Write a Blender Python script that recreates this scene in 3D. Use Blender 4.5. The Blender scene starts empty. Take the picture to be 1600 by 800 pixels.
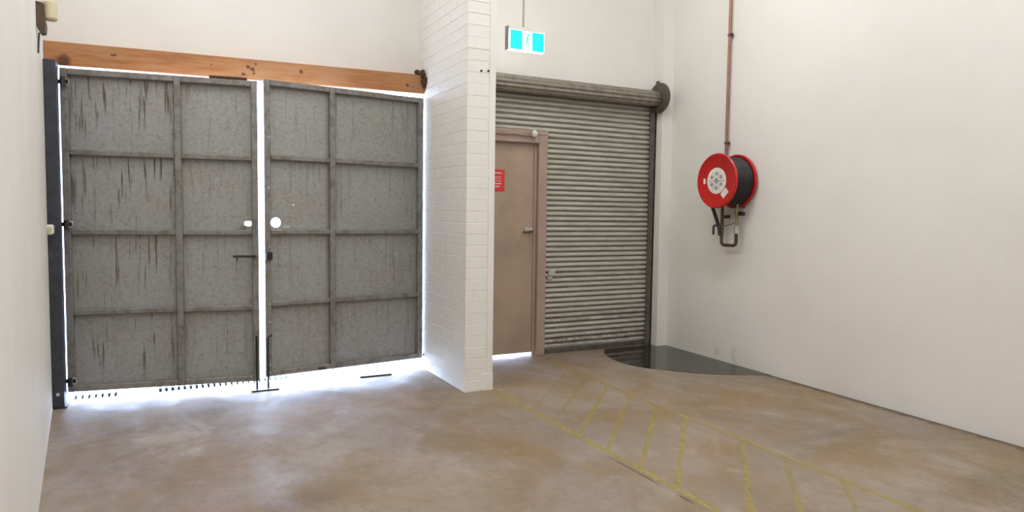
import bpy, bmesh, math, random
from mathutils import Vector, Matrix

random.seed(7)
S = bpy.context.scene
COL = S.collection
PI = math.pi

# ------------------------------------------------------------------ camera
CAM_H = 1.38
FWD = Vector((0.45511493, 0.88828219, -0.06184774)).normalized()
RGT = Vector((0.89028217, -0.45521614, 0.01326351)).normalized()
UP = RGT.cross(FWD).normalized()
cd = bpy.data.cameras.new('camera')
cam = bpy.data.objects.new('camera', cd)
COL.objects.link(cam)
M4 = Matrix((
    (RGT.x, UP.x, -FWD.x, 0.0),
    (RGT.y, UP.y, -FWD.y, 0.0),
    (RGT.z, UP.z, -FWD.z, CAM_H),
    (0, 0, 0, 1)))
cam.matrix_world = M4
cd.sensor_fit = 'HORIZONTAL'
cd.sensor_width = 36.0
cd.lens = 36.0 * 1075.0 / 1600.0
cd.clip_start = 0.02
cd.clip_end = 300
S.camera = cam

# ------------------------------------------------------------------ world, exposure
W = bpy.data.worlds.new('sky')
S.world = W
W.use_nodes = True
wb = W.node_tree.nodes['Background']
wb.inputs['Color'].default_value = (0.52, 0.67, 1.0, 1)
wb.inputs['Strength'].default_value = 12.0
S.view_settings.view_transform = 'Standard'
S.view_settings.look = 'None'
S.view_settings.gamma = 1
S.view_settings.use_curve_mapping = False
S.view_settings.exposure = 1.12
LAMP_STRENGTH = 22.0
LAMP_COLOR = (0.985, 1.0, 1.01)
# the ceiling's battens, above the frame: x, y (long axis along y)
LAMPS = [(x, y) for y in (3.9, 1.0, -1.9) for x in (0.6, 3.2)]

# ------------------------------------------------------------------ node helpers
class N:
    def __init__(self, name):
        m = bpy.data.materials.new(name)
        m.use_nodes = True
        self.m = m
        self.t = m.node_tree
        self.b = self.t.nodes['Principled BSDF']
        self._co = None
    def n(self, kind, **kw):
        x = self.t.nodes.new(kind)
        for k, v in kw.items():
            setattr(x, k, v)
        return x
    def put(self, sock, v):
        if v is None:
            return
        if hasattr(v, 'is_output'):
            self.t.links.new(v, sock)
        else:
            if isinstance(v, (tuple, list)) and len(v) == 3 and sock.type == 'RGBA':
                v = (*v, 1)
            sock.default_value = v
    def co(self, kind='Object'):
        if self._co is None:
            self._co = self.n('ShaderNodeTexCoord')
        return self._co.outputs[kind]
    def map(self, v, scale=(1, 1, 1), loc=(0, 0, 0)):
        x = self.n('ShaderNodeMapping')
        self.put(x.inputs['Vector'], v)
        x.inputs['Scale'].default_value = scale
        x.inputs['Location'].default_value = loc
        return x.outputs[0]
    def noise(self, v, scale=5, detail=3, rough=0.5, w=None, dist=0):
        x = self.n('ShaderNodeTexNoise')
        if w is not None:
            x.noise_dimensions = '4D'
            self.put(x.inputs['W'], w)
        self.put(x.inputs['Vector'], v)
        x.inputs['Scale'].default_value = scale
        x.inputs['Detail'].default_value = detail
        x.inputs['Roughness'].default_value = rough
        x.inputs['Distortion'].default_value = dist
        return x.outputs[0]
    def ramp(self, v, a, b, lo=0.0, hi=1.0):
        x = self.n('ShaderNodeMapRange')
        x.interpolation_type = 'SMOOTHSTEP'
        self.put(x.inputs[0], v)
        x.inputs[1].default_value = a
        x.inputs[2].default_value = b
        x.inputs[3].default_value = lo
        x.inputs[4].default_value = hi
        return x.outputs[0]
    def math(self, op, a, b=0.0):
        x = self.n('ShaderNodeMath', operation=op)
        self.put(x.inputs[0], a)
        self.put(x.inputs[1], b)
        return x.outputs[0]
    def mix(self, f, a, b, mode='MIX'):
        x = self.n('ShaderNodeMix', data_type='RGBA', blend_type=mode)
        self.put(x.inputs[0], f)
        self.put(x.inputs[6], a)
        self.put(x.inputs[7], b)
        return x.outputs[2]
    def sep(self, v):
        x = self.n('ShaderNodeSeparateXYZ')
        self.put(x.inputs[0], v)
        return x.outputs
    def bump(self, h, strength=0.2, dist=0.01):
        x = self.n('ShaderNodeBump')
        self.put(x.inputs['Height'], h)
        x.inputs['Strength'].default_value = strength
        x.inputs['Distance'].default_value = dist
        self.put(self.b.inputs['Normal'], x.outputs[0])
    def out(self, color=None, rough=None, metal=None, spec=None):
        self.put(self.b.inputs['Base Color'], color)
        self.put(self.b.inputs['Roughness'], rough)
        self.put(self.b.inputs['Metallic'], metal)
        self.put(self.b.inputs['Specular IOR Level'], spec)
        return self.m
    def rnd(self):
        return self.n('ShaderNodeObjectInfo').outputs['Random']
    def prop(self, name):
        x = self.n('ShaderNodeAttribute')
        x.attribute_type = 'OBJECT'
        x.attribute_name = name
        return x.outputs['Fac']

def plain(name, col, rough=0.5, metal=0.0, var=0.12, scale=30, bump=0.0):
    k = N(name)
    n = k.noise(k.co(), scale, 3, 0.6)
    c2 = tuple(c * (1 - var * 2) for c in col)
    c = k.mix(k.ramp(n, 0.35, 0.75), col, c2)
    if bump:
        k.bump(n, bump, 0.004)
    return k.out(c, rough, metal)

MAT = {}
def wall_paint(name, col, soil=0.06):
    k = N(name)
    co = k.co()
    a = k.noise(co, 0.9, 4, 0.6)
    b = k.noise(co, 55, 3, 0.6)
    col2 = tuple(c * (1 - soil) for c in col)
    c = k.mix(k.ramp(a, 0.35, 0.7), col, col2)
    k.bump(b, 0.12, 0.004)
    return k.out(c, 0.62, 0.0, 0.3)
MAT['wall'] = wall_paint('cream_wall_paint', (0.84, 0.815, 0.765))
MAT['wall_side'] = wall_paint('white_wall_paint', (0.84, 0.815, 0.765))
MAT['ceiling'] = wall_paint('ceiling_paint', (0.80, 0.78, 0.74))

def block_paint():
    k = N('painted_block_wall')
    co = k.co()
    x = k.n('ShaderNodeTexBrick')
    m = k.n('ShaderNodeCombineXYZ')
    s = k.sep(co)
    k.put(m.inputs[0], s[1]); k.put(m.inputs[1], s[2])
    k.put(x.inputs['Vector'], m.outputs[0])
    x.inputs['Scale'].default_value = 1.0
    x.inputs['Mortar Size'].default_value = 0.006
    x.inputs['Mortar Smooth'].default_value = 0.6
    x.inputs['Brick Width'].default_value = 0.24
    x.inputs['Row Height'].default_value = 0.086
    a = k.noise(co, 0.8, 4, 0.6)
    c = k.mix(k.ramp(a, 0.35, 0.7), (0.84, 0.815, 0.765), (0.79, 0.766, 0.719))
    for (yy, zz) in ((4.93 + 6.3, 0.07), (4.70 + 6.3, 0.05), (4.72 + 6.3, 0.12)):
        dy = k.math('DIVIDE', k.math('SUBTRACT', s[1], yy), 0.05)
        dz = k.math('DIVIDE', k.math('SUBTRACT', s[2], zz), 0.07)
        d = k.math('ADD', k.math('ADD', k.math('MULTIPLY', dy, dy), k.math('MULTIPLY', dz, dz)), k.math('MULTIPLY', k.math('SUBTRACT', k.noise(co, 14, 3, 0.6), 0.5), 2.5))
        c = k.mix(k.ramp(d, 1.0, -0.4, 0, 0.38), c, (0.45, 0.42, 0.37))
    b = k.noise(co, 60, 3, 0.6)
    h = k.math('SUBTRACT', k.math('MULTIPLY', b, 0.5), k.math('MULTIPLY', x.outputs['Fac'], 0.5))
    k.bump(h, 0.10, 0.004)
    return k.out(c, 0.6, 0.0, 0.3)
MAT['block'] = block_paint()

def brick_paint():
    k = N('painted_brick')
    co = k.co()
    r = k.rnd()
    n = k.noise(co, 26, 4, 0.6, w=k.math('MULTIPLY', r, 40))
    c = k.mix(k.ramp(n, 0.4, 0.8), (0.84, 0.815, 0.765), (0.79, 0.766, 0.719))
    c = k.mix(k.math('MULTIPLY', r, 0.30), c, (0.79, 0.766, 0.719))
    k.bump(n, 0.25, 0.004)
    return k.out(c, 0.55, 0.0, 0.35)
MAT['brick'] = brick_paint()
MAT['mortar'] = plain('painted_mortar', (0.82, 0.795, 0.747), 0.8, 0, 0.06, 60, 0.2)

def floor_mat():
    k = N('stained_concrete')
    co = k.co()
    s = k.sep(co)
    big = k.noise(co, 0.8, 5, 0.62, dist=0.6)
    mid = k.noise(k.map(co, (1.0, 0.7, 1)), 3.1, 6, 0.65, dist=0.8)
    fine = k.noise(co, 60, 4, 0.7)
    grey = k.mix(k.ramp(big, 0.36, 0.66), (0.345, 0.29, 0.25), (0.27, 0.215, 0.178))
    brown = k.mix(k.ramp(big, 0.36, 0.66), (0.285, 0.195, 0.105), (0.23, 0.15, 0.075))
    blot = k.noise(k.map(co, (1, 1, 1), (2, 5, 0)), 1.1, 4, 0.6, dist=0.5)
    c = k.mix(k.ramp(blot, 0.35, 0.65), grey, brown)
    c = k.mix(k.ramp(mid, 0.48, 0.72, 0, 0.6), c, (0.25, 0.185, 0.13))
    c = k.mix(k.ramp(mid, 0.42, 0.25, 0, 0.5), c, (0.42, 0.35, 0.285))
    # reddish patches
    red = k.noise(k.map(co, (1, 1, 1), (7, 3, 0)), 2.0, 3, 0.5)
    c = k.mix(k.ramp(red, 0.56, 0.72, 0, 0.55), c, (0.33, 0.225, 0.17))
    sm = k.noise(k.map(co, (1.0, 0.8, 1)), 15, 5, 0.75, dist=0.4)
    c = k.mix(k.ramp(sm, 0.48, 0.72, 0, 0.5), c, (0.19, 0.145, 0.105))
    c = k.mix(k.ramp(sm, 0.46, 0.28, 0, 0.4), c, (0.40, 0.335, 0.27))
    c = k.mix(k.ramp(fine, 0.45, 0.8, 0, 0.35), c, (0.20, 0.155, 0.115))
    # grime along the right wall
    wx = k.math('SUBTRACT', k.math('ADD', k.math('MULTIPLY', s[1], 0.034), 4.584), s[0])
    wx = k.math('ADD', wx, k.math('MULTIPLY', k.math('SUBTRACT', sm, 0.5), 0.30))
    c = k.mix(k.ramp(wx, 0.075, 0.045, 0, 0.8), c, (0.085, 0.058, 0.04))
    # slab joint beneath the painted line
    jx = k.math('ABSOLUTE', k.math('SUBTRACT', s[0], 2.262))
    jy = k.ramp(s[1], 3.3, 3.0)
    jn = k.ramp(k.noise(co, 9, 2, 0.5), 0.38, 0.5)
    c = k.mix(k.math('MULTIPLY', k.math('MULTIPLY', k.ramp(jx, 0.007, 0.003), jy), jn), c, (0.06, 0.04, 0.03))
    # dark oil spots
    def spot(cc, x0, y0, rx, ry, amt):
        dx = k.math('DIVIDE', k.math('SUBTRACT', s[0], x0), rx)
        dy = k.math('DIVIDE', k.math('SUBTRACT', s[1], y0), ry)
        d = k.math('ADD', k.math('MULTIPLY', dx, dx), k.math('MULTIPLY', dy, dy))
        d = k.math('ADD', d, k.math('MULTIPLY', k.math('SUBTRACT', sm, 0.5), 7.0))
        return k.mix(k.ramp(d, 1.0, 0.1, 0, amt), cc, (0.13, 0.10, 0.08))
    c = spot(c, 0.55, 3.28, 0.22, 0.13, 0.45)
    c = spot(c, 3.75, 2.9, 0.5, 0.06, 0.35)
    c = spot(c, 0.95, 5.2, 0.30, 0.22, 0.45)
    c = spot(c, 0.25, 5.05, 0.25, 0.10, 0.35)
    c = spot(c, 3.9, 1.9, 0.5, 0.25, 0.45)
    # pale spill stain
    dx = k.math('SUBTRACT', s[0], 0.05); dy = k.math('SUBTRACT', s[1], 4.55)
    d = k.math('ADD', k.math('MULTIPLY', k.math('MULTIPLY', dx, dx), 18), k.math('MULTIPLY', k.math('MULTIPLY', dy, dy), 6))
    d = k.math('ADD', d, k.math('MULTIPLY', k.math('SUBTRACT', mid, 0.5), 4.0))
    c = k.mix(k.ramp(d, 1.0, 0.0, 0, 0.35), c, (0.55, 0.50, 0.44))
    rough = k.ramp(mid, 0.3, 0.7, 0.42, 0.68)
    k.bump(k.math('ADD', k.math('MULTIPLY', mid, 0.4), k.math('MULTIPLY', fine, 0.3)), 0.18, 0.006)
    return k.out(c, rough, 0.0, 0.4)
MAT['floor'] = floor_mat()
MAT['ground'] = plain('outdoor_concrete', (0.62, 0.60, 0.57), 0.85, 0, 0.08, 3, 0.1)

def gate_sheet():
    k = N('galvanised_sheet')
    co = k.co()
    r = k.math('MULTIPLY', k.rnd(), 60)
    s = k.sep(co)
    sp = k.n('ShaderNodeTexVoronoi')
    sp.voronoi_dimensions = '4D'
    k.put(sp.inputs['Vector'], co); k.put(sp.inputs['W'], r)
    sp.inputs['Scale'].default_value = 60
    g = k.n('ShaderNodeSeparateColor')
    k.put(g.inputs[0], sp.outputs['Color'])
    n1 = k.noise(co, 2.2, 4, 0.6, w=r)
    n2 = k.noise(co, 40, 4, 0.7, w=r)
    c = k.mix(k.ramp(n1, 0.3, 0.7), (0.33, 0.335, 0.34), (0.30, 0.29, 0.265))
    c = k.mix(k.math('MULTIPLY', g.outputs[0], 0.5), c, (0.40, 0.40, 0.38))
    c = k.mix(k.ramp(n2, 0.48, 0.72, 0, 0.6), c, (0.18, 0.165, 0.135))
    # rust runs falling from the rail above
    st = k.noise(k.map(co, (1, 1, 0.05)), 42, 3, 0.6, w=r)
    ln = k.noise(k.map(co, (1, 1, 0.0)), 9, 2, 0.5, w=r)
    fall = k.math('ADD', s[2], k.math('MULTIPLY', ln, 1.0))      # local z is 0 at the top
    f = k.math('MULTIPLY', k.ramp(st, 0.545, 0.64, 0, 0.9), k.ramp(fall, -0.05, 0.25))
    f = k.math('MULTIPLY', f, k.prop('rust'))
    c = k.mix(f, c, (0.085, 0.055, 0.036))
    st2 = k.noise(k.map(co, (1, 1, 0.03)), 18, 2, 0.5, w=k.math('ADD', r, 9))
    c = k.mix(k.math('MULTIPLY', k.ramp(st2, 0.55, 0.75, 0, 0.35), k.prop('rust')), c, (0.34, 0.31, 0.28))
    k.bump(k.noise(co, 5, 2, 0.5, w=r), 0.12, 0.02)
    return k.out(c, k.ramp(n2, 0.3, 0.7, 0.42, 0.6), 0.15, 0.5)
MAT['sheet'] = gate_sheet()

def steel(name, a, b, rough=0.55, metal=0.3, scale=14):
    k = N(name)
    co = k.co()
    n = k.noise(co, scale, 5, 0.7)
    c = k.mix(k.ramp(n, 0.4, 0.68), a, b)
    k.bump(n, 0.15, 0.003)
    return k.out(c, rough, metal)
MAT['frame'] = steel('weathered_gate_steel', (0.26, 0.25, 0.235), (0.17, 0.147, 0.12))
MAT['post'] = steel('dark_painted_post', (0.055, 0.06, 0.075), (0.035, 0.035, 0.045), 0.5, 0.2)
MAT['dark'] = steel('black_steel', (0.03, 0.028, 0.028), (0.05, 0.04, 0.03), 0.5, 0.4)
MAT['bright'] = steel('bright_zinc', (0.62, 0.62, 0.62), (0.48, 0.48, 0.48), 0.3, 0.8)
MAT['rust'] = steel('rusty_bracket', (0.10, 0.045, 0.025), (0.035, 0.022, 0.018), 0.8, 0.2, 40)

def wood():
    k = N('orange_timber')
    co = k.co()
    s = k.sep(co)
    gr = k.noise(k.map(co, (0.9, 9, 9)), 5, 5, 0.6, dist=0.4)
    bl = k.noise(k.map(co, (1, 2, 2)), 2.4, 3, 0.5)
    c = k.mix(k.ramp(gr, 0.35, 0.7), (0.46, 0.205, 0.075), (0.35, 0.13, 0.042))
    c = k.mix(k.ramp(bl, 0.45, 0.7, 0, 0.6), c, (0.47, 0.24, 0.115))
    def knot(cc, x0, z0, r, col, wob=0.012):
        dx = k.math('SUBTRACT', s[0], x0)
        dz = k.math('SUBTRACT', s[2], z0)
        d = k.math('SQRT', k.math('ADD', k.math('MULTIPLY', dx, dx), k.math('MULTIPLY', dz, dz)))
        d = k.math('ADD', d, k.math('MULTIPLY', k.math('SUBTRACT', k.noise(co, 30, 3, 0.6), 0.5), wob * 3))
        return k.mix(k.ramp(d, r, r * 0.35, 0, 0.9), cc, col)
    dk = (0.085, 0.028, 0.015)
    for (x0, z0, r) in ((-0.95, 0.02, 0.02), (-0.97, 0.02, 0.012), (0.34, 0.015, 0.022), (-0.03, 0.0, 0.02), (-0.06, 0.02, 0.018),
                        (-0.02, -0.03, 0.014), (-0.09, -0.04, 0.02), (0.0, 0.045, 0.015), (-0.32, 0.01, 0.016), (-1.26, -0.05, 0.06), (1.22, -0.02, 0.018)):
        c = knot(c, x0, z0, r, dk)
    k.bump(gr, 0.15, 0.004)
    return k.out(c, 0.5, 0.0, 0.4)
MAT['wood'] = wood()

def slat_mat():
    k = N('roller_slat_steel')
    co = k.co()
    r = k.math('MULTIPLY', k.rnd(), 40)
    n = k.noise(k.map(co, (1, 4, 4)), 5, 5, 0.7, w=r)
    s2 = k.noise(k.map(co, (1, 3, 3)), 12, 4, 0.7, w=k.math('ADD', r, 5))
    c = k.mix(k.ramp(n, 0.35, 0.7), (0.52, 0.505, 0.44), (0.40, 0.38, 0.32))
    c = k.mix(k.ramp(s2, 0.62, 0.78, 0, 0.6), c, (0.52, 0.51, 0.47))
    c = k.mix(k.ramp(s2, 0.38, 0.25, 0, 0.6), c, (0.17, 0.15, 0.12))
    c = k.mix(k.prop('worn'), c, k.mix(k.ramp(s2, 0.45, 0.6), (0.20, 0.15, 0.12), (0.55, 0.52, 0.49)))
    return k.out(c, 0.45, 0.2, 0.5)
MAT['slat'] = slat_mat()
MAT['drum'] = steel('roller_drum_steel', (0.29, 0.265, 0.215), (0.19, 0.165, 0.13), 0.5, 0.35)
MAT['drum_end'] = steel('drum_end_plate_steel', (0.13, 0.115, 0.09), (0.085, 0.07, 0.055), 0.5, 0.4)
MAT['guide'] = steel('guide_steel', (0.15, 0.13, 0.115), (0.09, 0.075, 0.065), 0.5, 0.4)
MAT['door'] = plain('taupe_door_paint', (0.44, 0.325, 0.24), 0.42, 0, 0.10, 2.5)
MAT['doorframe'] = plain('brown_frame_paint', (0.43, 0.31, 0.25), 0.45, 0, 0.07, 6)
MAT['red'] = plain('red_enamel', (0.54, 0.012, 0.012), 0.32, 0, 0.05, 4)
MAT['redsign'] = plain('red_sign', (0.70, 0.035, 0.03), 0.4, 0, 0.02, 6)
MAT['white'] = plain('white_plastic', (0.80, 0.78, 0.72), 0.4, 0, 0.03, 10)
MAT['print'] = plain('grey_print', (0.36, 0.35, 0.34), 0.6, 0, 0.1, 30)
MAT['cream'] = plain('aged_cream_plastic', (0.66, 0.57, 0.37), 0.45, 0, 0.08, 20)
MAT['brown'] = plain('brown_plastic', (0.10, 0.062, 0.028), 0.5, 0, 0.2, 20)
MAT['hose'] = plain('black_rubber_hose', (0.022, 0.021, 0.024), 0.45, 0, 0.2, 12)
MAT['copper'] = steel('brown_copper_pipe', (0.36, 0.19, 0.135), (0.27, 0.135, 0.095), 0.42, 0.35, 10)
MAT['oldpipe'] = steel('tarnished_pipe', (0.13, 0.09, 0.055), (0.075, 0.055, 0.035), 0.45, 0.5, 20)
MAT['brass'] = steel('dull_brass', (0.35, 0.30, 0.18), (0.22, 0.19, 0.12), 0.4, 0.7, 20)
MAT['hole'] = plain('dark_hole', (0.03, 0.027, 0.025), 0.9, 0, 0.1, 40)
MAT['trench'] = plain('dark_channel', (0.05, 0.047, 0.043), 0.95, 0, 0.1, 40)
MAT['grate'] = plain('galvanised_grate', (0.66, 0.66, 0.65), 0.5, 0.2, 0.05, 40)
MAT['cord'] = plain('dark_cable', (0.10, 0.08, 0.075), 0.6, 0, 0.1, 20)
MAT['rod'] = plain('olive_rod', (0.48, 0.46, 0.36), 0.4, 0.3, 0.05, 20)

def yellow():
    k = N('worn_yellow_paint')
    co = k.co()
    n = k.noise(co, 4.0, 6, 0.7)
    n2 = k.noise(co, 34, 4, 0.7)
    c = k.mix(k.ramp(n2, 0.4, 0.7), (0.49, 0.38, 0.12), (0.37, 0.28, 0.095))
    a = k.math('MULTIPLY', k.ramp(n, 0.28, 0.55, 0.30, 0.80), k.ramp(n2, 0.70, 0.50, 0.45, 1.0))
    a = k.math('MULTIPLY', a, k.prop('cover'))
    k.put(k.b.inputs['Alpha'], a)
    return k.out(c, 0.55, 0.0, 0.4)
MAT['yellow'] = yellow()

def wet():
    k = N('wet_floor')
    co = k.co()
    n = k.noise(co, 7, 4, 0.6)
    c = k.mix(k.ramp(n, 0.4, 0.7), (0.022, 0.018, 0.014), (0.04, 0.032, 0.024))
    return k.out(c, k.ramp(n, 0.3, 0.7, 0.06, 0.14), 0.0, 0.32)
MAT['wet'] = wet()

def emit(name, col, strength):
    k = N(name)
    k.put(k.b.inputs['Emission Color'], col)
    k.b.inputs['Emission Strength'].default_value = strength
    return k.out(tuple(min(1, c) * 0.6 for c in col), 0.3)
MAT['lamp'] = emit('lit_diffuser', LAMP_COLOR, LAMP_STRENGTH)
MAT['exit_green'] = emit('lit_exit_green', (0.0, 0.70, 0.64), 1.0)
MAT['exit_white'] = emit('lit_exit_white', (0.92, 1.0, 0.98), 1.25)

# ------------------------------------------------------------------ mesh helpers
def bm_new():
    return bmesh.new()
def add_box(bm, x0, x1, y0, y1, z0, z1, bev=0.0):
    t = bmesh.new()
    bmesh.ops.create_cube(t, size=1)
    for v in t.verts:
        v.co = Vector(((x0 + x1) / 2 + v.co.x * (x1 - x0), (y0 + y1) / 2 + v.co.y * (y1 - y0), (z0 + z1) / 2 + v.co.z * (z1 - z0)))
    if bev:
        bmesh.ops.bevel(t, geom=t.edges[:], offset=bev, segments=1, affect='EDGES')
    merge(bm, t)
    return bm
def merge(bm, t, mat=None):
    if mat is not None:
        t.transform(mat)
    me = bpy.data.meshes.new('tmp')
    t.to_mesh(me)
    t.free()
    bm.from_mesh(me)
    bpy.data.meshes.remove(me)
def box(*a, bev=0.0):
    return add_box(bm_new(), *a, bev=bev)
def add_cyl(bm, p0, p1, r, seg=16, r2=None):
    p0, p1 = Vector(p0), Vector(p1)
    d = p1 - p0
    t = bmesh.new()
    bmesh.ops.create_cone(t, cap_ends=True, segments=seg, radius1=r, radius2=r if r2 is None else r2, depth=d.length)
    q = Vector((0, 0, 1)).rotation_difference(d.normalized()).to_matrix().to_4x4()
    merge(bm, t, Matrix.Translation((p0 + p1) / 2) @ q)
    return bm
def add_tube(bm, pts, r, seg=10):
    pts = [Vector(p) for p in pts]
    rings = []
    n = None
    for i, p in enumerate(pts):
        if i == 0: d = pts[1] - p
        elif i == len(pts) - 1: d = p - pts[i - 1]
        else: d = (pts[i + 1] - p).normalized() + (p - pts[i - 1]).normalized()
        d.normalize()
        if n is None:
            n = d.orthogonal().normalized()
        else:
            n = (n - d * n.dot(d)).normalized()
        b = d.cross(n)
        rings.append([bm.verts.new(p + n * (r * math.cos(2 * PI * k / seg)) + b * (r * math.sin(2 * PI * k / seg))) for k in range(seg)])
    for a, b in zip(rings, rings[1:]):
        for k in range(seg):
            bm.faces.new((a[k], a[(k + 1) % seg], b[(k + 1) % seg], b[k]))
    bm.faces.new(rings[0][::-1]); bm.faces.new(rings[-1])
    return bm
def add_lathe_x(bm, prof, cy, cz, seg=48):
    """prof: list of (x, r) closed ends; axis along X"""
    rings = []
    for x, r in prof:
        if r < 1e-6:
            rings.append([bm.verts.new((x, cy, cz))])
        else:
            rings.append([bm.verts.new((x, cy + r * math.cos(2 * PI * k / seg), cz + r * math.sin(2 * PI * k / seg))) for k in range(seg)])
    for a, b in zip(rings, rings[1:]):
        for k in range(seg):
            k2 = (k + 1) % seg
            if len(a) == 1: bm.faces.new((a[0], b[k2], b[k]))
            elif len(b) == 1: bm.faces.new((a[k], a[k2], b[0]))
            else: bm.faces.new((a[k], a[k2], b[k2], b[k]))
    return bm
def add_prism(bm, poly, axis, a, b):
    """extrude 2-D polygon along an axis. axis 'x': poly=(y,z); 'y': (x,z); 'z': (x,y)"""
    def P(p, t):
        return {'x': (t, p[0], p[1]), 'y': (p[0], t, p[1]), 'z': (p[0], p[1], t)}[axis]
    A = [bm.verts.new(P(p, a)) for p in poly]
    B = [bm.verts.new(P(p, b)) for p in poly]
    bm.faces.new(A[::-1]); bm.faces.new(B)
    for i in range(len(poly)):
        j = (i + 1) % len(poly)
        bm.faces.new((A[i], A[j], B[j], B[i]))
    return bm
def mesh(name, bm, mat, smooth=False):
    bmesh.ops.recalc_face_normals(bm, faces=bm.faces[:])
    me = bpy.data.meshes.new(name)
    bm.to_mesh(me); bm.free()
    me.materials.append(MAT[mat])
    if smooth:
        for p in me.polygons: p.use_smooth = True
        try: me.set_sharp_from_angle(angle=math.radians(38))
        except Exception: pass
    return me
def obj(name, bm, mat, parent=None, org=None, smooth=False, loc=None):
    """bm in the parent's own coordinates, or in world ones when org (parent's location) is given"""
    if org is not None:
        for v in bm.verts: v.co -= Vector(org)
    if loc is not None:
        for v in bm.verts: v.co -= Vector(loc)
    o = bpy.data.objects.new(name, mesh(name, bm, mat, smooth))
    COL.objects.link(o)
    if parent: o.parent = parent
    if loc is not None: o.location = loc
    return o
def inst(name, me, parent=None, loc=(0, 0, 0)):
    o = bpy.data.objects.new(name, me)
    COL.objects.link(o)
    o.parent = parent
    o.location = loc
    return o
def thing(name, label, cat, loc=(0, 0, 0), rotz=0.0, group=None):
    o = bpy.data.objects.new(name, None)
    COL.objects.link(o)
    o.empty_display_size = 0.1
    o.location = loc; o.rotation_euler = (0, 0, rotz)
    o['label'] = label; o['category'] = cat
    if group: o['group'] = group
    return o
def tag(o, label, cat, group=None):
    o['label'] = label; o['category'] = cat
    if group: o['group'] = group
    return o
def struct(o, label=None):
    o['kind'] = 'structure'
    if label: o['label'] = label
    return o
def part(name, bm, mat, root, smooth=False, label=None):
    o = obj(name, bm, mat, root, org=root.location, smooth=smooth)
    if label: o['label'] = label
    return o

# ------------------------------------------------------------------ the room
TOP = 4.60
def lwx(y): return -0.511 - 0.087 * (y - 3.678)      # inner face of the left wall
def rwx(y): return 4.66 + 0.034 * (y - 2.23)          # inner face of the right wall
BW = 5.875                                            # inner face of the back wall
BWO = 6.12                                            # outer face

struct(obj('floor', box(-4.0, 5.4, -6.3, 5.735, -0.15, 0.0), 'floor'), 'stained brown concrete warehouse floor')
struct(obj('ground', box(-40, 40, 5.965, 70, -0.25, -0.004), 'ground'), 'sunlit concrete apron outside the gate')
struct(obj('ground', box(0.95, 2.2, 5.735, 5.965, -0.25, -0.002), 'ground'), 'concrete sill strip under the right gate leaf')
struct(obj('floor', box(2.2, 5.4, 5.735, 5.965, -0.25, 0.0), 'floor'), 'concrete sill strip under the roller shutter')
struct(obj('ceiling', box(-4.0, 5.6, -6.3, 6.3, TOP, TOP + 0.15), 'ceiling'), 'pale ceiling above the bay')
y0 = 1.55
def slant_wall(name, xf, ya, yb, th, mat, label):
    L = math.hypot(xf(yb) - xf(ya), yb - ya)
    o = obj(name, box(min(0, th), max(0, th), 0, L, -0.05, TOP), mat)
    o.location = (xf(ya), ya, 0)
    o.rotation_euler = (0, 0, -math.atan2(xf(yb) - xf(ya), yb - ya))
    return struct(o, label)
slant_wall('wall_left', lwx, y0, BWO, -0.3, 'wall_side', 'smooth white left wall beside the steel gate')
struct(obj('wall_left_return', box(-4.0, lwx(y0) - 0.01, y0 + 0.02, y0 + 0.25, -0.05, TOP), 'wall_side'), 'white wall turning left behind the bay')
struct(obj('wall_left_far', box(-4.0, -3.8, -6.3, y0 + 0.25, -0.05, TOP), 'wall_side'), 'white far left wall')
struct(obj('wall_rear', box(-4.0, 5.6, -6.3, -6.1, -0.05, TOP), 'wall'), 'cream rear wall')
ya, yb = -6.3, BWO
slant_wall('wall_right', rwx, ya, yb, 0.3, 'block', 'cream painted right wall carrying the fire hose reel')
# back wall: one band above gate and shutter
struct(obj('wall_back', box(-1.0, 5.1, BW, BWO, 2.50, TOP), 'wall'), 'cream back wall above the gate and roller shutter')
# nib between the shutter and the right wall
struct(obj('wall_corner', box(4.648, rwx(5.9) + 0.05, 5.70, BWO - 0.01, -0.02, TOP, bev=0.004), 'wall'), 'narrow white nib in the corner right of the shutter')

# --- brick pier
PX0, PX1, PY0, PY1 = 2.062, 2.240, 4.79, BWO - 0.005
pier = bpy.data.objects.new('wall_pier', None); COL.objects.link(pier)
pier.location = (PX0, PY0, 0)
struct(pier, 'white painted brick pier between gate and roller shutter')
part('core', box(PX0 + 0.0022, PX1, PY0 + 0.0022, PY1, 0, TOP), 'mortar', pier)
part('edge_strip', box(PX1 + 0.001, 2.298, PY0 - 0.002, PY1, 0.0, TOP, bev=0.006), 'wall', pier)
part('edge_strip', box(PX1 - 0.03, 2.300, PY0 - 0.005, PY0 + 0.25, 0.0, 0.135, bev=0.004), 'wall', pier)
course, jt = 0.0868, 0.005
def brick_mesh(l):
    return mesh('brick', box(-0.0, PX1 - PX0, 0, l, 0, course - jt, bev=0.0018), 'brick')
full = 0.235
b_full, b_half = brick_mesh(full), brick_mesh(0.113)
ncourse = int(TOP / course)
for i in range(ncourse):
    z = 0.004 + i * course
    y = PY0
    first = True
    while y < BW - 0.02:
        half = first and i % 2 == 1
        me = b_half if half else b_full
        o = inst('brick', me, pier, (random.uniform(-0.0008, 0.0008), y - PY0 + random.uniform(-0.001, 0.001) + (random.uniform(-0.001, 0.001) if first else 0), z))
        y += (0.113 if half else full) + jt
        first = False
for (x, z) in ((2.174, 2.447), (2.232, 2.452)):
    part('screw_plug', add_cyl(bm_new(), (x, PY0 - 0.004, z), (x, PY0 + 0.02, z), 0.009, 10), 'hole', pier)
for (y, z, r) in ((5.76, 0.337, 0.014), (5.72, 0.12, 0.010)):
    part('screw_plug', add_cyl(bm_new(), (PX0 - 0.006, y, z), (PX0 + 0.02, y, z), r, 10), 'hole', pier)

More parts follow.
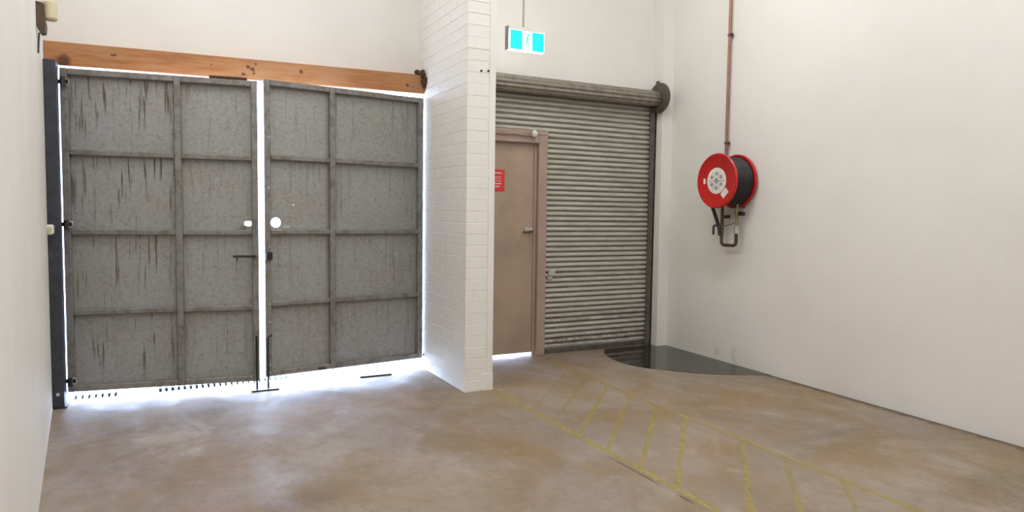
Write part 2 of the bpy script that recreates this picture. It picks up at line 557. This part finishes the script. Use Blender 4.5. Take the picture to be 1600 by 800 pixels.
# ------------------------------------------------------------------ ceiling lights
for i, (x, y) in enumerate(LAMPS):
    t = thing('ceiling_light_offscreen', 'long white batten light fixed to the ceiling', 'light', (x, y, TOP), 0, 'ceiling batten lights')
    part('housing', box(x - 0.10, x + 0.10, y - 0.75, y + 0.75, TOP - 0.06, TOP, bev=0.008), 'white', t)
    part('diffuser_offscreen', add_prism(bm_new(), [(x - 0.085, TOP - 0.058), (x - 0.06, TOP - 0.10), (x + 0.06, TOP - 0.10), (x + 0.085, TOP - 0.058)], 'y', y - 0.72, y + 0.72), 'lamp', t)

# ------------------------------------------------------------------ steel gate
post = thing('gate_post', 'dark steel gate post standing against the left wall', 'post', (-0.64, 5.62, 0))
part('column', box(-0.675, -0.604, 5.55, 5.70, 0.0, 2.365, bev=0.005), 'post', post)
part('base_plate', box(-0.668, -0.590, 5.535, 5.715, 0.0, 0.012), 'dark', post)
part('bolt', add_cyl(bm_new(), (-0.64, 5.551, 0.10), (-0.64, 5.540, 0.10), 0.012, 6), 'bright', post)

def sheet_panel(w, h, th=0.003, hole=None):
    """flat sheet, local origin at top centre; hole = (u, z, rx, rz, power)"""
    bm = bm_new()
    if hole is None:
        return add_box(bm, -w / 2, w / 2, -th / 2, th / 2, -h, 0)
    hu, hz, rx, rz, pw = hole
    n = 32
    loops = []
    for side in (-th / 2, th / 2):
        inner, outer = [], []
        for k in range(n):
            a = 2 * PI * k / n
            c, s = math.cos(a), math.sin(a)
            e = 2.0 / pw
            inner.append(bm.verts.new((hu + rx * math.copysign(abs(c) ** e, c), side, hz + rz * math.copysign(abs(s) ** e, s))))
            tt = []
            if c > 1e-6: tt.append((w / 2 - hu) / c)
            if c < -1e-6: tt.append((-w / 2 - hu) / c)
            if s > 1e-6: tt.append((0 - hz) / s)
            if s < -1e-6: tt.append((-h - hz) / s)
            t = min(tt)
            outer.append(bm.verts.new((hu + c * t, side, hz + s * t)))
        loops.append((inner, outer))
    for inner, outer in loops:
        for k in range(n):
            j = (k + 1) % n
            bm.faces.new((inner[k], inner[j], outer[j], outer[k]))
    for q in (0, 1):
        A, B = loops[0][q], loops[1][q]
        for k in range(n):
            j = (k + 1) % n
            bm.faces.new((A[k], A[j], B[j], B[k]))
    # fill the four corner triangles
    cs = [(-w / 2, -h), (w / 2, -h), (w / 2, 0), (-w / 2, 0)]
    for side, (inner, outer) in zip((-th / 2, th / 2), loops):
        for cx, cz in cs:
            best = None
            for k in range(n):
                j = (k + 1) % n
                p, q = outer[k].co, outer[j].co
                if (abs(p.x - cx) < 1e-5) != (abs(q.x - cx) < 1e-5) and (abs(p.z - cz) < 1e-5) != (abs(q.z - cz) < 1e-5):
                    on = lambda v: abs(v.x - cx) < 1e-5 or abs(v.z - cz) < 1e-5
                    if on(p) and on(q):
                        best = (outer[k], outer[j])
            if best:
                bm.faces.new((best[0], best[1], bm.verts.new((cx, side, cz))))
    return bm

def gate_leaf(label, A, B, z0, z1, rails, umid, rustw, holes):
    """local u along the leaf from A to B, local -y faces the room"""
    d = Vector((B[0] - A[0], B[1] - A[1]))
    L = d.length
    g = thing('gate_leaf', label, 'gate', (A[0], A[1], 0), math.atan2(d.y, d.x))
    s = 0.045                                   # frame tube
    zs = [z1] + list(rails) + [z0]
    us = [(0.0, s), (umid - s / 2, umid + s / 2), (L - s, L)]
    for q, (u0, u1) in enumerate(us):
        obj('stile', box(u0, u1, -0.045, 0.0, z0, z1, bev=0.004), 'frame', g)
    for q in range(2):
        ua, ub = us[q][1], us[q + 1][0]
        for r, z in enumerate(zs):
            if r == 0: za, zb = z - s, z
            elif r == len(zs) - 1: za, zb = z, z + s
            else: za, zb = z - 0.019, z + 0.019
            obj('rail', box(ua - 0.001, ub + 0.001, -0.043, -0.002, za, zb, bev=0.006), 'frame', g)
        for r in range(len(zs) - 1):
            top, bot = zs[r], zs[r + 1]
            um = [(0.002 + umid) / 2, (umid + L - 0.002) / 2][q]
            w = [umid - 0.002, L - 0.002 - umid][q] - 0.001
            h = top - bot - 0.001
            hole = holes.get((q, r))
            if hole:
                hole = (hole[0] - um, hole[1] - top, hole[2], hole[3], hole[4])
            p = obj('panel', sheet_panel(w, h, hole=hole), 'sheet', g)
            p.location = (um, 0.003, top)
            p['rust'] = rustw[q]
    return g, L

LA, LB = (-0.594, 5.752), (0.672, 5.557)
leafL, LL = gate_leaf('galvanised steel gate leaf with rust streaks hinged on the dark post', LA, LB, 0.070, 2.342, (1.765, 1.208, 0.638), 0.735, (1.0, 0.35),
                      {(1, 1): (1.205, 1.275, 0.024, 0.018, 5)})
RA, RB = (0.706, 5.56), (2.043, 5.757)
leafR, RL = gate_leaf('galvanised steel gate leaf with round hand hole beside the brick pier', RA, RB, 0.094, 2.364, (1.783, 1.212, 0.658), 0.537, (0.28, 0.32),
                      {(0, 1): (0.095, 1.285, 0.038, 0.038, 2)})
# hinges of the left leaf
for z in (2.245, 1.262, 0.155):
    h = obj('hinge', add_box(bm_new(), -0.045, 0.055, -0.066, -0.044, z - 0.014, z + 0.014, bev=0.003), 'dark', leafL)
    obj('hinge_pin', add_cyl(bm_new(), (0.028, -0.085, z - 0.03), (0.028, -0.085, z + 0.03), 0.016, 12), 'dark', h)
    obj('hinge_ring', add_tube(bm_new(), [(0.05 + 0.014 * math.cos(a), -0.07, z + 0.022 * math.sin(a)) for a in [k * 2 * PI / 14 for k in range(15)]], 0.004, 6), 'bright', h)
# latch plate round the small hole of the left leaf
def ring_plate(u0, u1, z0, z1, hu, hz, hr1, hr2, pw):
    w, hh = u1 - u0, z1 - z0
    um = (u0 + u1) / 2
    bm = sheet_panel(w, hh, 0.006, (hu - um, hz - z1, hr1, hr2, pw))
    for v in bm.verts: v.co += Vector((um, -0.003, z1))
    return bm
obj('latch_plate', ring_plate(1.150, 1.196 + 0.0, 1.235, 1.262, 1.173, 1.249, 0.006, 0.006, 2), 'frame', leafL)
obj('latch_bar', add_cyl(bm_new(), (1.10, -0.055, 1.030), (1.262, -0.055, 1.030), 0.009, 10), 'dark', leafL)
obj('latch_handle', add_tube(bm_new(), [(1.13, -0.055, 1.03), (1.13, -0.085, 1.035), (1.13, -0.09, 1.0)], 0.006, 8), 'dark', leafL)
obj('latch_keeper', box(0.004, 0.05, -0.066, -0.044, 1.00, 1.06, bev=0.003), 'dark', leafR)
obj('latch_plate', box(0.145, 0.20, -0.008, 0.002, 1.235, 1.262, bev=0.002), 'bright', leafR)
obj('hole_glow', box(0.222, 0.240, -0.003, 0.003, 1.418, 1.431), 'white', leafR)['label'] = 'tiny cream dot in place of daylight through a hole'  # pale chip painted as the light shining through a tiny hole
for z in (1.93, 1.55, 1.10, 0.66, 0.52, 0.40, 0.19, 0.125):
    obj('bolt', add_cyl(bm_new(), (0.030, -0.044, z), (0.030, -0.052, z), 0.008, 6), 'bright', leafR)
for g, u in ((leafL, LL - 0.020), (leafR, 0.012)):
    obj('drop_bolt', add_tube(bm_new(), [(u + (0.03 if g is leafR else -0.0), -0.056, 0.42), (u, -0.056, 0.40), (u, -0.056, 0.012)], 0.008, 8), 'dark', g)
obj('stop_block', box(0.95, 1.21, -0.04, -0.005, 2.342, 2.362, bev=0.004), 'rust', leafL)
obj('rail_patch', box(0.41, 0.47, -0.047, -0.04, 0.10, 0.118), 'rust', leafR)['label'] = 'rust patch on the bottom rail'

# timber beam over the gate
BX = (-0.690, 2.060)
tilt = math.atan2(0.045, BX[1] - BX[0])
bc = (0.685, 5.80, 2.462)
beam = thing('timber_beam', 'orange timber beam fixed across the top of the steel gate', 'beam', bc)
beam.rotation_euler = (0, -tilt, 0)
hl = (BX[1] - BX[0]) / 2
obj('timber', box(-hl, hl, -0.075, 0.074, -0.080, 0.080, bev=0.004), 'wood', beam)
br = obj('bracket', box(hl - 0.075, hl - 0.004, -0.082, 0.07, 0.078, 0.088), 'rust', beam)
obj('bracket_lug', add_box(bm_new(), hl - 0.080, hl - 0.045, -0.086, -0.04, 0.088, 0.118, bev=0.006), 'rust', br)
obj('bracket_lug', add_box(bm_new(), hl - 0.035, hl - 0.006, -0.11, -0.05, 0.05, 0.122, bev=0.010), 'rust', br)
obj('bracket_lug', add_cyl(bm_new(), (hl - 0.006, -0.14, 0.02), (hl - 0.006, -0.07, 0.02), 0.030, 9), 'rust', br)
obj('bracket_lug', add_box(bm_new(), hl - 0.02, hl - 0.0, -0.12, -0.074, -0.04, 0.09, bev=0.008), 'rust', br)
obj('bolt', add_cyl(bm_new(), (hl - 0.10, -0.083, -0.025), (hl - 0.10, -0.07, -0.025), 0.013, 8), 'brass', beam)

# plates and drain on the ground
fp = tag(obj('floor_plate', add_box(bm_new(), 0.600, 0.800, 5.465, 5.535, 0.0, 0.010, bev=0.002), 'dark'), 'dark steel drop-bolt plate on the floor between gate leaves', 'plate')
tag(obj('steel_strip', add_box(bm_new(), 1.46, 1.73, 5.58, 5.605, 0.0, 0.012, bev=0.002), 'dark'), 'thin dark steel strip lying on the floor by the pier', 'strip')
dr = thing('trench_drain', 'trench drain with slotted grate just outside the gate', 'drain', (0.13, 5.87, 0))
ch = bm_new()
add_box(ch, -0.72, 0.95, 5.735, 5.965, -0.30, -0.22)
add_box(ch, -0.72, 0.95, 5.735, 5.745, -0.24, -0.02)
add_box(ch, -0.72, 0.95, 5.955, 5.965, -0.24, -0.02)
part('channel', ch, 'trench', dr)
g = bm_new()
add_box(g, -0.72, 0.95, 5.735, 5.760, -0.02, -0.002)
add_box(g, -0.72, 0.95, 5.950, 5.965, -0.02, -0.002)
x = -0.60
while x < 0.95:
    if not (-0.27 < x < -0.05):
        add_box(g, x, x + 0.020, 5.758, 5.952, -0.05, -0.003)
    x += 0.0425
add_box(g, -0.72, -0.60, 5.758, 5.952, -0.05, -0.003)
o = part('grate', g, 'grate', dr); o['kind'] = 'stuff'
part('cover_plate', box(-0.275, -0.03, 5.757, 5.95, -0.05, 0.001), 'grate', dr)

# ------------------------------------------------------------------ roller shutter with wicket door
SX0, SX1 = 2.30, 4.60
FZ = 2.166                                     # top of the door frame
FXR = 3.338                                    # right edge of the door frame
CY = 5.845
pitch = 0.0505
sh = thing('roller_shutter', 'grey ribbed steel roller shutter with brown door set in it', 'shutter', (SX1, CY, 0))
prof = [(0.014, 0.0), (0.008, 0.006), (-0.010, 0.010), (-0.0155, 0.015), (-0.0165, 0.024), (-0.0135, 0.033), (-0.006, 0.041), (0.006, 0.046), (0.014, pitch)]
def slat_mesh(x0, x1):
    bm = bm_new()
    f = [(y, z) for y, z in prof] + [(y + 0.003, z) for y, z in prof[::-1]]
    nseg = 1
    add_prism(bm, f, 'x', x0 - SX1, x1 - SX1)
    return mesh('slat', bm, 'slat', smooth=True)
m_short, m_long = slat_mesh(FXR - 0.01, SX1), slat_mesh(SX0, SX1)
for i in range(51):
    z = 0.045 + i * pitch
    o = inst('slat', m_long if z > FZ - 0.02 else m_short, sh, (0, 0, z))
    o['worn'] = 0.75 if i in (1,) else (0.5 if i in (0, 5) else (0.35 if i in (2, 6, 14) else 0.0))
part('bottom_rail', box(FXR - 0.01, SX1, CY - 0.022, CY + 0.015, 0.0, 0.046, bev=0.004), 'guide', sh)
gd = bm_new()
add_box(gd, 4.575, 4.650, CY - 0.05, CY - 0.035, 0.0, 2.50)
add_box(gd, 4.575, 4.650, CY + 0.02, CY + 0.035, 0.0, 2.50)
add_box(gd, 4.632, 4.650, CY - 0.05, CY + 0.035, 0.0, 2.50)
part('guide_channel', gd, 'guide', sh)
part('guide_channel', box(2.297, 2.33, CY - 0.05, CY + 0.035, 0.0, 2.50), 'guide', sh)
# drum: rolled curtain with ribs
bm = bm_new()
n = 72
DY, DZ, DR = 5.750, 2.584, 0.076
poly = []
for k in range(n):
    a = 2 * PI * k / n
    r = DR + 0.005 * math.cos(12 * a)
    poly.append((DY + r * math.cos(a), DZ + r * math.sin(a)))
add_prism(bm, poly, 'x', SX0 + 0.002, 4.60)
part('drum', bm, 'drum', sh, smooth=True)
bm = bm_new()
add_lathe_x(bm, [(4.598, 0), (4.598, 0.125), (4.603, 0.150), (4.612, 0.153), (4.632, 0.153), (4.640, 0.146), (4.640, 0)], 5.720, 2.59, 40)
de = part('drum_end_plate', bm, 'drum_end', sh, smooth=True)
part('drum_hub', add_lathe_x(bm_new(), [(4.57, 0), (4.57, 0.045), (4.599, 0.05), (4.599, 0)], DY, DZ, 20), 'drum_end', sh)
part('drum_hook', add_box(bm_new(), 4.60, 4.625, 5.725, 5.765, 2.735, 2.765, bev=0.006), 'drum_end', sh)
# shutter lock, bright metal
lk = part('shutter_lock', box(3.385, 3.465, CY - 0.026, CY - 0.006, 0.772, 0.835, bev=0.005), 'bright', sh, label='bright metal lock plate')
part('shutter_lock', box(3.375, 3.435, CY - 0.026, CY - 0.006, 0.735, 0.765, bev=0.005), 'bright', sh)

# door
DX0, DX1 = 2.415, 3.236
door = bpy.data.objects.new('door_1', None); COL.objects.link(door)
door.location = (DX0, CY, 0)
struct(door, 'brown personnel door with lever handle and red sign in the shutter')
FY0, FY1 = 5.785, 5.875
part('frame_jamb', box(DX1 + 0.005, FXR, FY0, FY1, 0.0, FZ, bev=0.006), 'doorframe', door)
part('frame_jamb', box(2.332, DX0, FY0, FY1, 0.0, FZ, bev=0.006), 'doorframe', door)
part('frame_head', box(DX0 + 0.0, DX1 + 0.006, FY0 + 0.001, FY1, 2.050, FZ - 0.001, bev=0.006), 'doorframe', door)
part('frame_head', box(2.332, FXR + 0.004, FY0 - 0.006, FY0 + 0.02, FZ - 0.035, FZ + 0.004, bev=0.003), 'doorframe', door)
part('leaf', box(DX0 + 0.003, DX1 + 0.002, CY - 0.005, CY + 0.03, 0.028, 2.049, bev=0.002), 'door', door)
part('door_stop', box(DX1 - 0.022, DX1 + 0.0055, CY - 0.018, CY - 0.006, 0.0, 2.049), 'doorframe', door)
hd = bm_new()
hx, hz, hy = 3.150, 1.218, CY - 0.005
add_box(hd, hx - 0.030, hx + 0.056, hy - 0.014, hy, hz - 0.014, hz + 0.030, bev=0.004)
hp = part('handle', hd, 'bright', door, label='chrome lever handle')
lv = bm_new()
add_tube(lv, [(hx + 0.03, hy - 0.008, hz - 0.008), (hx + 0.03, hy - 0.05, hz - 0.008), (hx + 0.02, hy - 0.055, hz - 0.010), (hx - 0.070, hy - 0.055, hz - 0.018)], 0.011, 8)
o = obj('lever', lv, 'oldpipe', hp, org=door.location)
# door closer rod and knob on the head
cl = bm_new()
add_tube(cl, [(2.45, FY0 - 0.014, 2.135), (2.86, FY0 - 0.014, 2.118), (2.93, FY0 - 0.014, 2.126), (3.155, FY0 - 0.018, 2.118)], 0.008, 8)
part('closer_rod', cl, 'doorframe', door)
kb = bm_new()
bmesh.ops.create_icosphere(kb, subdivisions=2, radius=0.030, matrix=Matrix.Translation((3.172, FY0 - 0.026, 2.135)) @ Matrix.Scale(1.25, 4, (0, 0, 1)))
part('closer_knob', kb, 'white', door, smooth=True, label='cream round knob')
# sign on the door leaf
sg = thing('door_sign', 'red safety sign on the brown door half hidden by the pier', 'sign', (2.80, CY - 0.006, 1.69))
part('sign_plate', box(2.68, 2.902, CY - 0.009, CY - 0.005, 1.585, 1.790), 'redsign', sg)
for (a, b, z) in ((2.70, 2.868, 1.752), (2.70, 2.868, 1.652), (2.70, 2.85, 1.625)):
    part('text_line', box(a, b, CY - 0.0098, CY - 0.0088, z, z + 0.009), 'white', sg)
for z in (1.718, 1.700, 1.678):
    part('text_line', box(2.70, 2.865, CY - 0.0098, CY - 0.0088, z, z + 0.004), 'white', sg)

# ------------------------------------------------------------------ exit sign
ex = thing('exit_sign', 'lit green and white exit sign hanging on a rod', 'sign', (2.81, 5.30, 2.94))
EX0, EX1, EZ0, EZ1, EYF, EYB = 2.640, 2.992, 2.765, 2.945, 5.27, 5.33
part('housing', box(EX0, EX1, EYF, EYB, EZ1 - 0.012, EZ1 + 0.016, bev=0.004), 'white', ex)
part('body', box(EX0 + 0.006, EX1 - 0.004, EYF + 0.004, EYB - 0.004, EZ0, EZ1 - 0.010, bev=0.004), 'exit_white', ex)
part('end_cap', box(EX0 - 0.004, EX0 + 0.006, EYF + 0.006, EYB, EZ0 + 0.0, EZ1 + 0.016, bev=0.002), 'print', ex)
face_y = EYF + 0.004
w3 = (EX1 - EX0 - 0.03) / 3
xa = EX0 + 0.018
part('green_panel', box(xa, xa + w3 * 1.06, face_y - 0.003, face_y + 0.001, EZ0 + 0.006, EZ1 - 0.016), 'exit_green', ex)
part('green_panel', box(xa + w3 * 1.96, xa + w3 * 3.02, face_y - 0.003, face_y + 0.001, EZ0 + 0.006, EZ1 - 0.016), 'exit_green', ex)
# running figure
rm = bm_new()
cx, cz = xa + w3 * 1.5, EZ0 + 0.085
def limb(pts, r): add_tube(rm, [(cx + a, face_y - 0.002, cz + b) for a, b in pts], r, 6)
add_cyl(rm, (cx + 0.012, face_y - 0.004, cz + 0.052), (cx + 0.012, face_y + 0.001, cz + 0.052), 0.011, 12)
limb([(0.006, 0.036), (-0.004, -0.006)], 0.0085)
limb([(0.006, 0.030), (0.026, 0.016), (0.034, 0.026)], 0.0045)
limb([(0.004, 0.030), (-0.020, 0.026), (-0.026, 0.008)], 0.0045)
limb([(-0.002, -0.006), (0.020, -0.022), (0.010, -0.052)], 0.0055)
limb([(-0.004, -0.006), (-0.012, -0.032), (-0.036, -0.040)], 0.0055)
part('running_figure', rm, 'exit_green', ex)
part('rod', add_cyl(bm_new(), (2.795, 5.30, EZ1 + 0.01), (2.795, 5.30, TOP), 0.009, 10), 'rod', ex)
part('ceiling_cap', add_cyl(bm_new(), (2.795, 5.30, TOP - 0.03), (2.795, 5.30, TOP), 0.04, 16), 'white', ex)

# ------------------------------------------------------------------ fire hose reel
RY, RZ = 4.705, 1.697
wx = rwx(RY)
hr = thing('hose_reel', 'red fire hose reel with black hose mounted on the right wall', 'hose reel', (wx, RY, 1.10))
bm = bm_new()
add_lathe_x(bm, [(4.470, 0), (4.470, 0.215), (4.462, 0.228), (4.462, 0.240), (4.470, 0.247), (4.482, 0.247), (4.486, 0.238), (4.482, 0.222), (4.478, 0.20), (4.478, 0)], RY, RZ, 64)
fd = part('front_disc', bm, 'red', hr, smooth=True)
bm = bm_new()
add_lathe_x(bm, [(4.700, 0), (4.700, 0.225), (4.694, 0.236), (4.698, 0.246), (4.712, 0.246), (4.716, 0.238), (4.712, 0.222), (4.710, 0)], RY, RZ, 64)
part('back_disc', bm, 'red', hr, smooth=True)
bm = bm_new()
pf = [(4.479, 0.0), (4.479, 0.185)]
for k in range(7):
    for a in range(0, 9):
        t = PI * a / 8
        pf.append((4.482 + 0.031 * k + 0.0155 - 0.0155 * math.cos(t), 0.206 + 0.0165 * math.sin(t)))
pf += [(4.700, 0.185), (4.700, 0.0)]
add_lathe_x(bm, pf, RY, RZ, 56)
part('hose', bm, 'hose', hr, smooth=True)
part('wall_mount', box(4.710, wx + 0.003, RY - 0.06, RY + 0.06, RZ - 0.16, RZ + 0.12, bev=0.004), 'red', hr)
bm = add_lathe_x(bm_new(), [(4.4705, 0), (4.4705, 0.117), (4.4685, 0.118), (4.4675, 0.114), (4.4675, 0)], RY, RZ, 48)
lb = part('round_label', bm, 'white', hr, label='white round instruction label')
pr = bm_new()
for k in range(6):
    a = PI / 6 + k * PI / 3
    add_cyl(pr, (4.4662, RY + 0.065 * math.cos(a), RZ + 0.065 * math.sin(a)), (4.468, RY + 0.065 * math.cos(a), RZ + 0.065 * math.sin(a)), 0.019, 12)
for k in range(6):
    a = k * PI / 3
    add_cyl(pr, (4.4668, RY + 0.02 * math.cos(a), RZ + 0.02 * math.sin(a)), (4.4668, RY + 0.10 * math.cos(a), RZ + 0.10 * math.sin(a)), 0.0022, 5)
add_cyl(pr, (4.4660, RY, RZ), (4.468, RY, RZ), 0.024, 16)
obj('label_print', pr, 'print', lb, org=hr.location)
def disc_tag(name, dy, dz, w, h, ang, mat):
    t = box(-0.001, 0.001, -w / 2, w / 2, -h / 2, h / 2)
    t.transform(Matrix.Translation((4.4685, RY + dy, RZ + dz)) @ Matrix.Rotation(ang, 4, 'X'))
    return part(name, t, mat, hr)
disc_tag('small_label', -0.103, -0.112, 0.085, 0.055, math.radians(-42), 'white')
disc_tag('small_label', 0.152, 0.0, 0.028, 0.048, 0, 'white')
# pipework under the reel
px = 4.66
part('outlet_pipe', add_tube(bm_new(), [(px, 4.818, 1.50), (px, 4.818, 1.145), (px, 4.808, 1.122), (px, 4.785, 1.113), (px, 4.668, 1.113), (px, 4.645, 1.122), (px, 4.636, 1.145), (px, 4.636, 1.225)], 0.0155, 12), 'oldpipe', hr, smooth=True)
v = part('stop_valve', add_tube(bm_new(), [(px, 4.636, 1.215), (px, 4.636, 1.24), (px, 4.634, 1.50)], 0.013, 12), 'brass', hr, smooth=True)
obj('valve_body', add_cyl(bm_new(), (px, 4.636, 1.225), (px, 4.636, 1.295), 0.024, 10), 'bright', v, org=hr.location)
obj('valve_knob', add_cyl(bm_new(), (px, 4.60, 1.404), (px, 4.553, 1.404), 0.020, 12), 'dark', v, org=hr.location)
obj('valve_stem', add_cyl(bm_new(), (px, 4.634, 1.404), (px, 4.575, 1.404), 0.007, 8), 'dark', v, org=hr.location)
obj('valve_collar', add_cyl(bm_new(), (px, 4.634, 1.395), (px, 4.634, 1.44), 0.020, 10), 'brass', v, org=hr.location)
part('hose_tail', add_tube(bm_new(), [(4.60, 4.900, 1.50), (4.63, 4.905, 1.44), (px - 0.02, 4.865, 1.345), (px - 0.025, 4.828, 1.27), (px - 0.02, 4.818, 1.20)], 0.0165, 10), 'hose', hr, smooth=True)
part('nozzle', add_tube(bm_new(), [(px - 0.02, 4.815, 1.287), (px - 0.02, 4.895, 1.292), (px - 0.02, 4.905, 1.28), (px - 0.02, 4.905, 1.205)], 0.0105, 10), 'oldpipe', hr, smooth=True)
part('chain', add_tube(bm_new(), [(px - 0.02, 4.80, 1.283), (px, 4.75, 1.296), (px, 4.69, 1.308), (px, 4.65, 1.325)], 0.0045, 6), 'brass', hr)
part('pipe_bracket', box(px + 0.012, rwx(4.8) + 0.004, 4.805, 4.831, 1.36, 1.39), 'oldpipe', hr)
part('pipe_bracket', box(px + 0.010, rwx(4.64) + 0.004, 4.622, 4.648, 1.46, 1.49), 'oldpipe', hr)

# supply pipe up the wall
ppy = 4.855
ppx = rwx(ppy) - 0.030
wp = thing('supply_pipe', 'thin brown copper water pipe running up the right wall to the reel', 'pipe', (ppx, ppy, 1.6))
part('pipe', add_cyl(bm_new(), (ppx, ppy, 1.80), (ppx, ppy, TOP), 0.0145, 14), 'copper', wp, smooth=True)
for z in (2.06, 3.05, 3.95):
    c = add_cyl(bm_new(), (ppx, ppy, z - 0.011), (ppx, ppy, z + 0.011), 0.020, 14)
    add_box(c, ppx, rwx(ppy) + 0.003, ppy - 0.012, ppy + 0.012, z - 0.011, z + 0.011)
    add_box(c, ppx - 0.012, ppx + 0.012, ppy - 0.036, ppy - 0.015, z - 0.010, z + 0.010)
    part('pipe_clip', c, 'oldpipe', wp)

# ------------------------------------------------------------------ small things on the left wall
SY = 4.84
sx = lwx(SY)
sn = thing('motion_sensor', 'cream sensor head on a brown bracket high on the left wall', 'sensor', (sx, SY, 2.373))
part('bracket', add_prism(bm_new(), [(sx - 0.006, 2.551), (sx + 0.036, 2.545), (sx + 0.040, 2.483), (sx + 0.050, 2.423), (sx + 0.045, 2.378), (sx + 0.022, 2.373), (sx - 0.006, 2.433)], 'y', SY - 0.05, SY + 0.03), 'brown', sn)
hb = bm_new()
add_cyl(hb, (sx + 0.068, SY + 0.0, 2.468), (sx + 0.068, SY + 0.0, 2.558), 0.036, 20)
add_cyl(hb, (sx + 0.068, SY + 0.0, 2.557), (sx + 0.068, SY + 0.0, 2.571), 0.036, 20, r2=0.022)
add_cyl(hb, (sx + 0.070, SY + 0.0, 2.459), (sx + 0.070, SY + 0.0, 2.469), 0.028, 20, r2=0.036)
part('head', hb, 'cream', sn, smooth=True)
part('cable', add_tube(bm_new(), [(sx + 0.012, SY, 2.383), (sx + 0.008, SY + 0.005, 2.343), (sx + 0.004, SY + 0.01, 2.268)], 0.005, 8), 'cord', sn)
by = 5.47
bx = lwx(by)
jb = thing('junction_box', 'small cream plastic box on the left wall beside the gate post', 'box', (bx, by, 1.23))
part('body', box(bx - 0.006, bx + 0.040, by - 0.035, by + 0.03, 1.198, 1.265, bev=0.010), 'white', jb)
part('lid', add_cyl(bm_new(), (bx + 0.017, by - 0.034, 1.232), (bx + 0.017, by - 0.042, 1.232), 0.015, 14), 'cream', jb)

# ------------------------------------------------------------------ markings and wet patch on the floor
def ribbon(pts, w, z=0.0012, wob=0.004):
    bm = bm_new()
    pts = [Vector((p[0], p[1])) for p in pts]
    fine = []
    for a, b in zip(pts, pts[1:]):
        n = max(2, int((b - a).length / 0.08))
        for k in range(n): fine.append(a.lerp(b, k / n))
    fine.append(pts[-1])
    L, R = [], []
    for i, p in enumerate(fine):
        d = (fine[min(i + 1, len(fine) - 1)] - fine[max(i - 1, 0)]).normalized()
        nrm = Vector((-d.y, d.x))
        L.append(bm.verts.new((*(p + nrm * (w / 2 + random.uniform(-wob, wob))), z)))
        R.append(bm.verts.new((*(p - nrm * (w / 2 + random.uniform(-wob, wob))), z)))
    for i in range(len(fine) - 1):
        bm.faces.new((L[i], L[i + 1], R[i + 1], R[i]))
    return bm
fm = thing('floor_marking', 'worn yellow hatched walkway lines painted on the concrete floor', 'marking', (2.75, 3.6, 0))
def mk(name, pts, w, cover, z=0.0012):
    o = part(name, ribbon(pts, w, z), 'yellow', fm)
    o['cover'] = cover
mk('border_line', [(2.298, 4.785), (2.300, 3.9), (2.305, 3.2), (2.300, 2.4), (2.300, 0.6)], 0.040, 0.9)
mk('border_line', [(3.25, 5.45), (3.215, 4.60), (3.185, 3.9), (3.195, 3.3), (3.185, 2.6), (3.175, 2.0), (3.17, 0.6)], 0.040, 0.75)
for ys, cv in ((5.10, 0.25), (4.80, 0.35), (4.50, 0.8), (4.185, 0.8), (3.875, 0.85), (3.575, 0.9), (3.065, 0.8), (2.735, 0.6), (2.36, 0.5), (2.02, 0.4)):
    mk('hatch_line', [(3.18, ys), (2.315, ys - 0.925)], 0.032, cv * 0.9, 0.0018)

pud = [(4.06, 5.79), (3.92, 5.62), (3.84, 5.40), (3.81, 5.17), (3.87, 4.93), (3.983, 4.79), (4.11, 4.61), (4.293, 4.45), (4.52, 4.33)]
def smooth_poly(p, it=2):
    for _ in range(it):
        q = [p[0]]
        for a, b in zip(p, p[1:]):
            q.append((a[0] * .75 + b[0] * .25, a[1] * .75 + b[1] * .25))
            q.append((a[0] * .25 + b[0] * .75, a[1] * .25 + b[1] * .75))
        q.append(p[-1]); p = q
    return p
poly = smooth_poly(pud + [(rwx(4.24) + 0.004, 4.24)]) + [(rwx(5.0) + 0.004, 5.0), (rwx(5.69) + 0.004, 5.699), (4.645, 5.699), (4.645, 5.79)]
tag(obj('wet_patch', add_prism(bm_new(), poly, 'z', 0.0, 0.0025), 'wet'), 'dark shiny wet patch on the floor in the shutter corner', 'puddle')
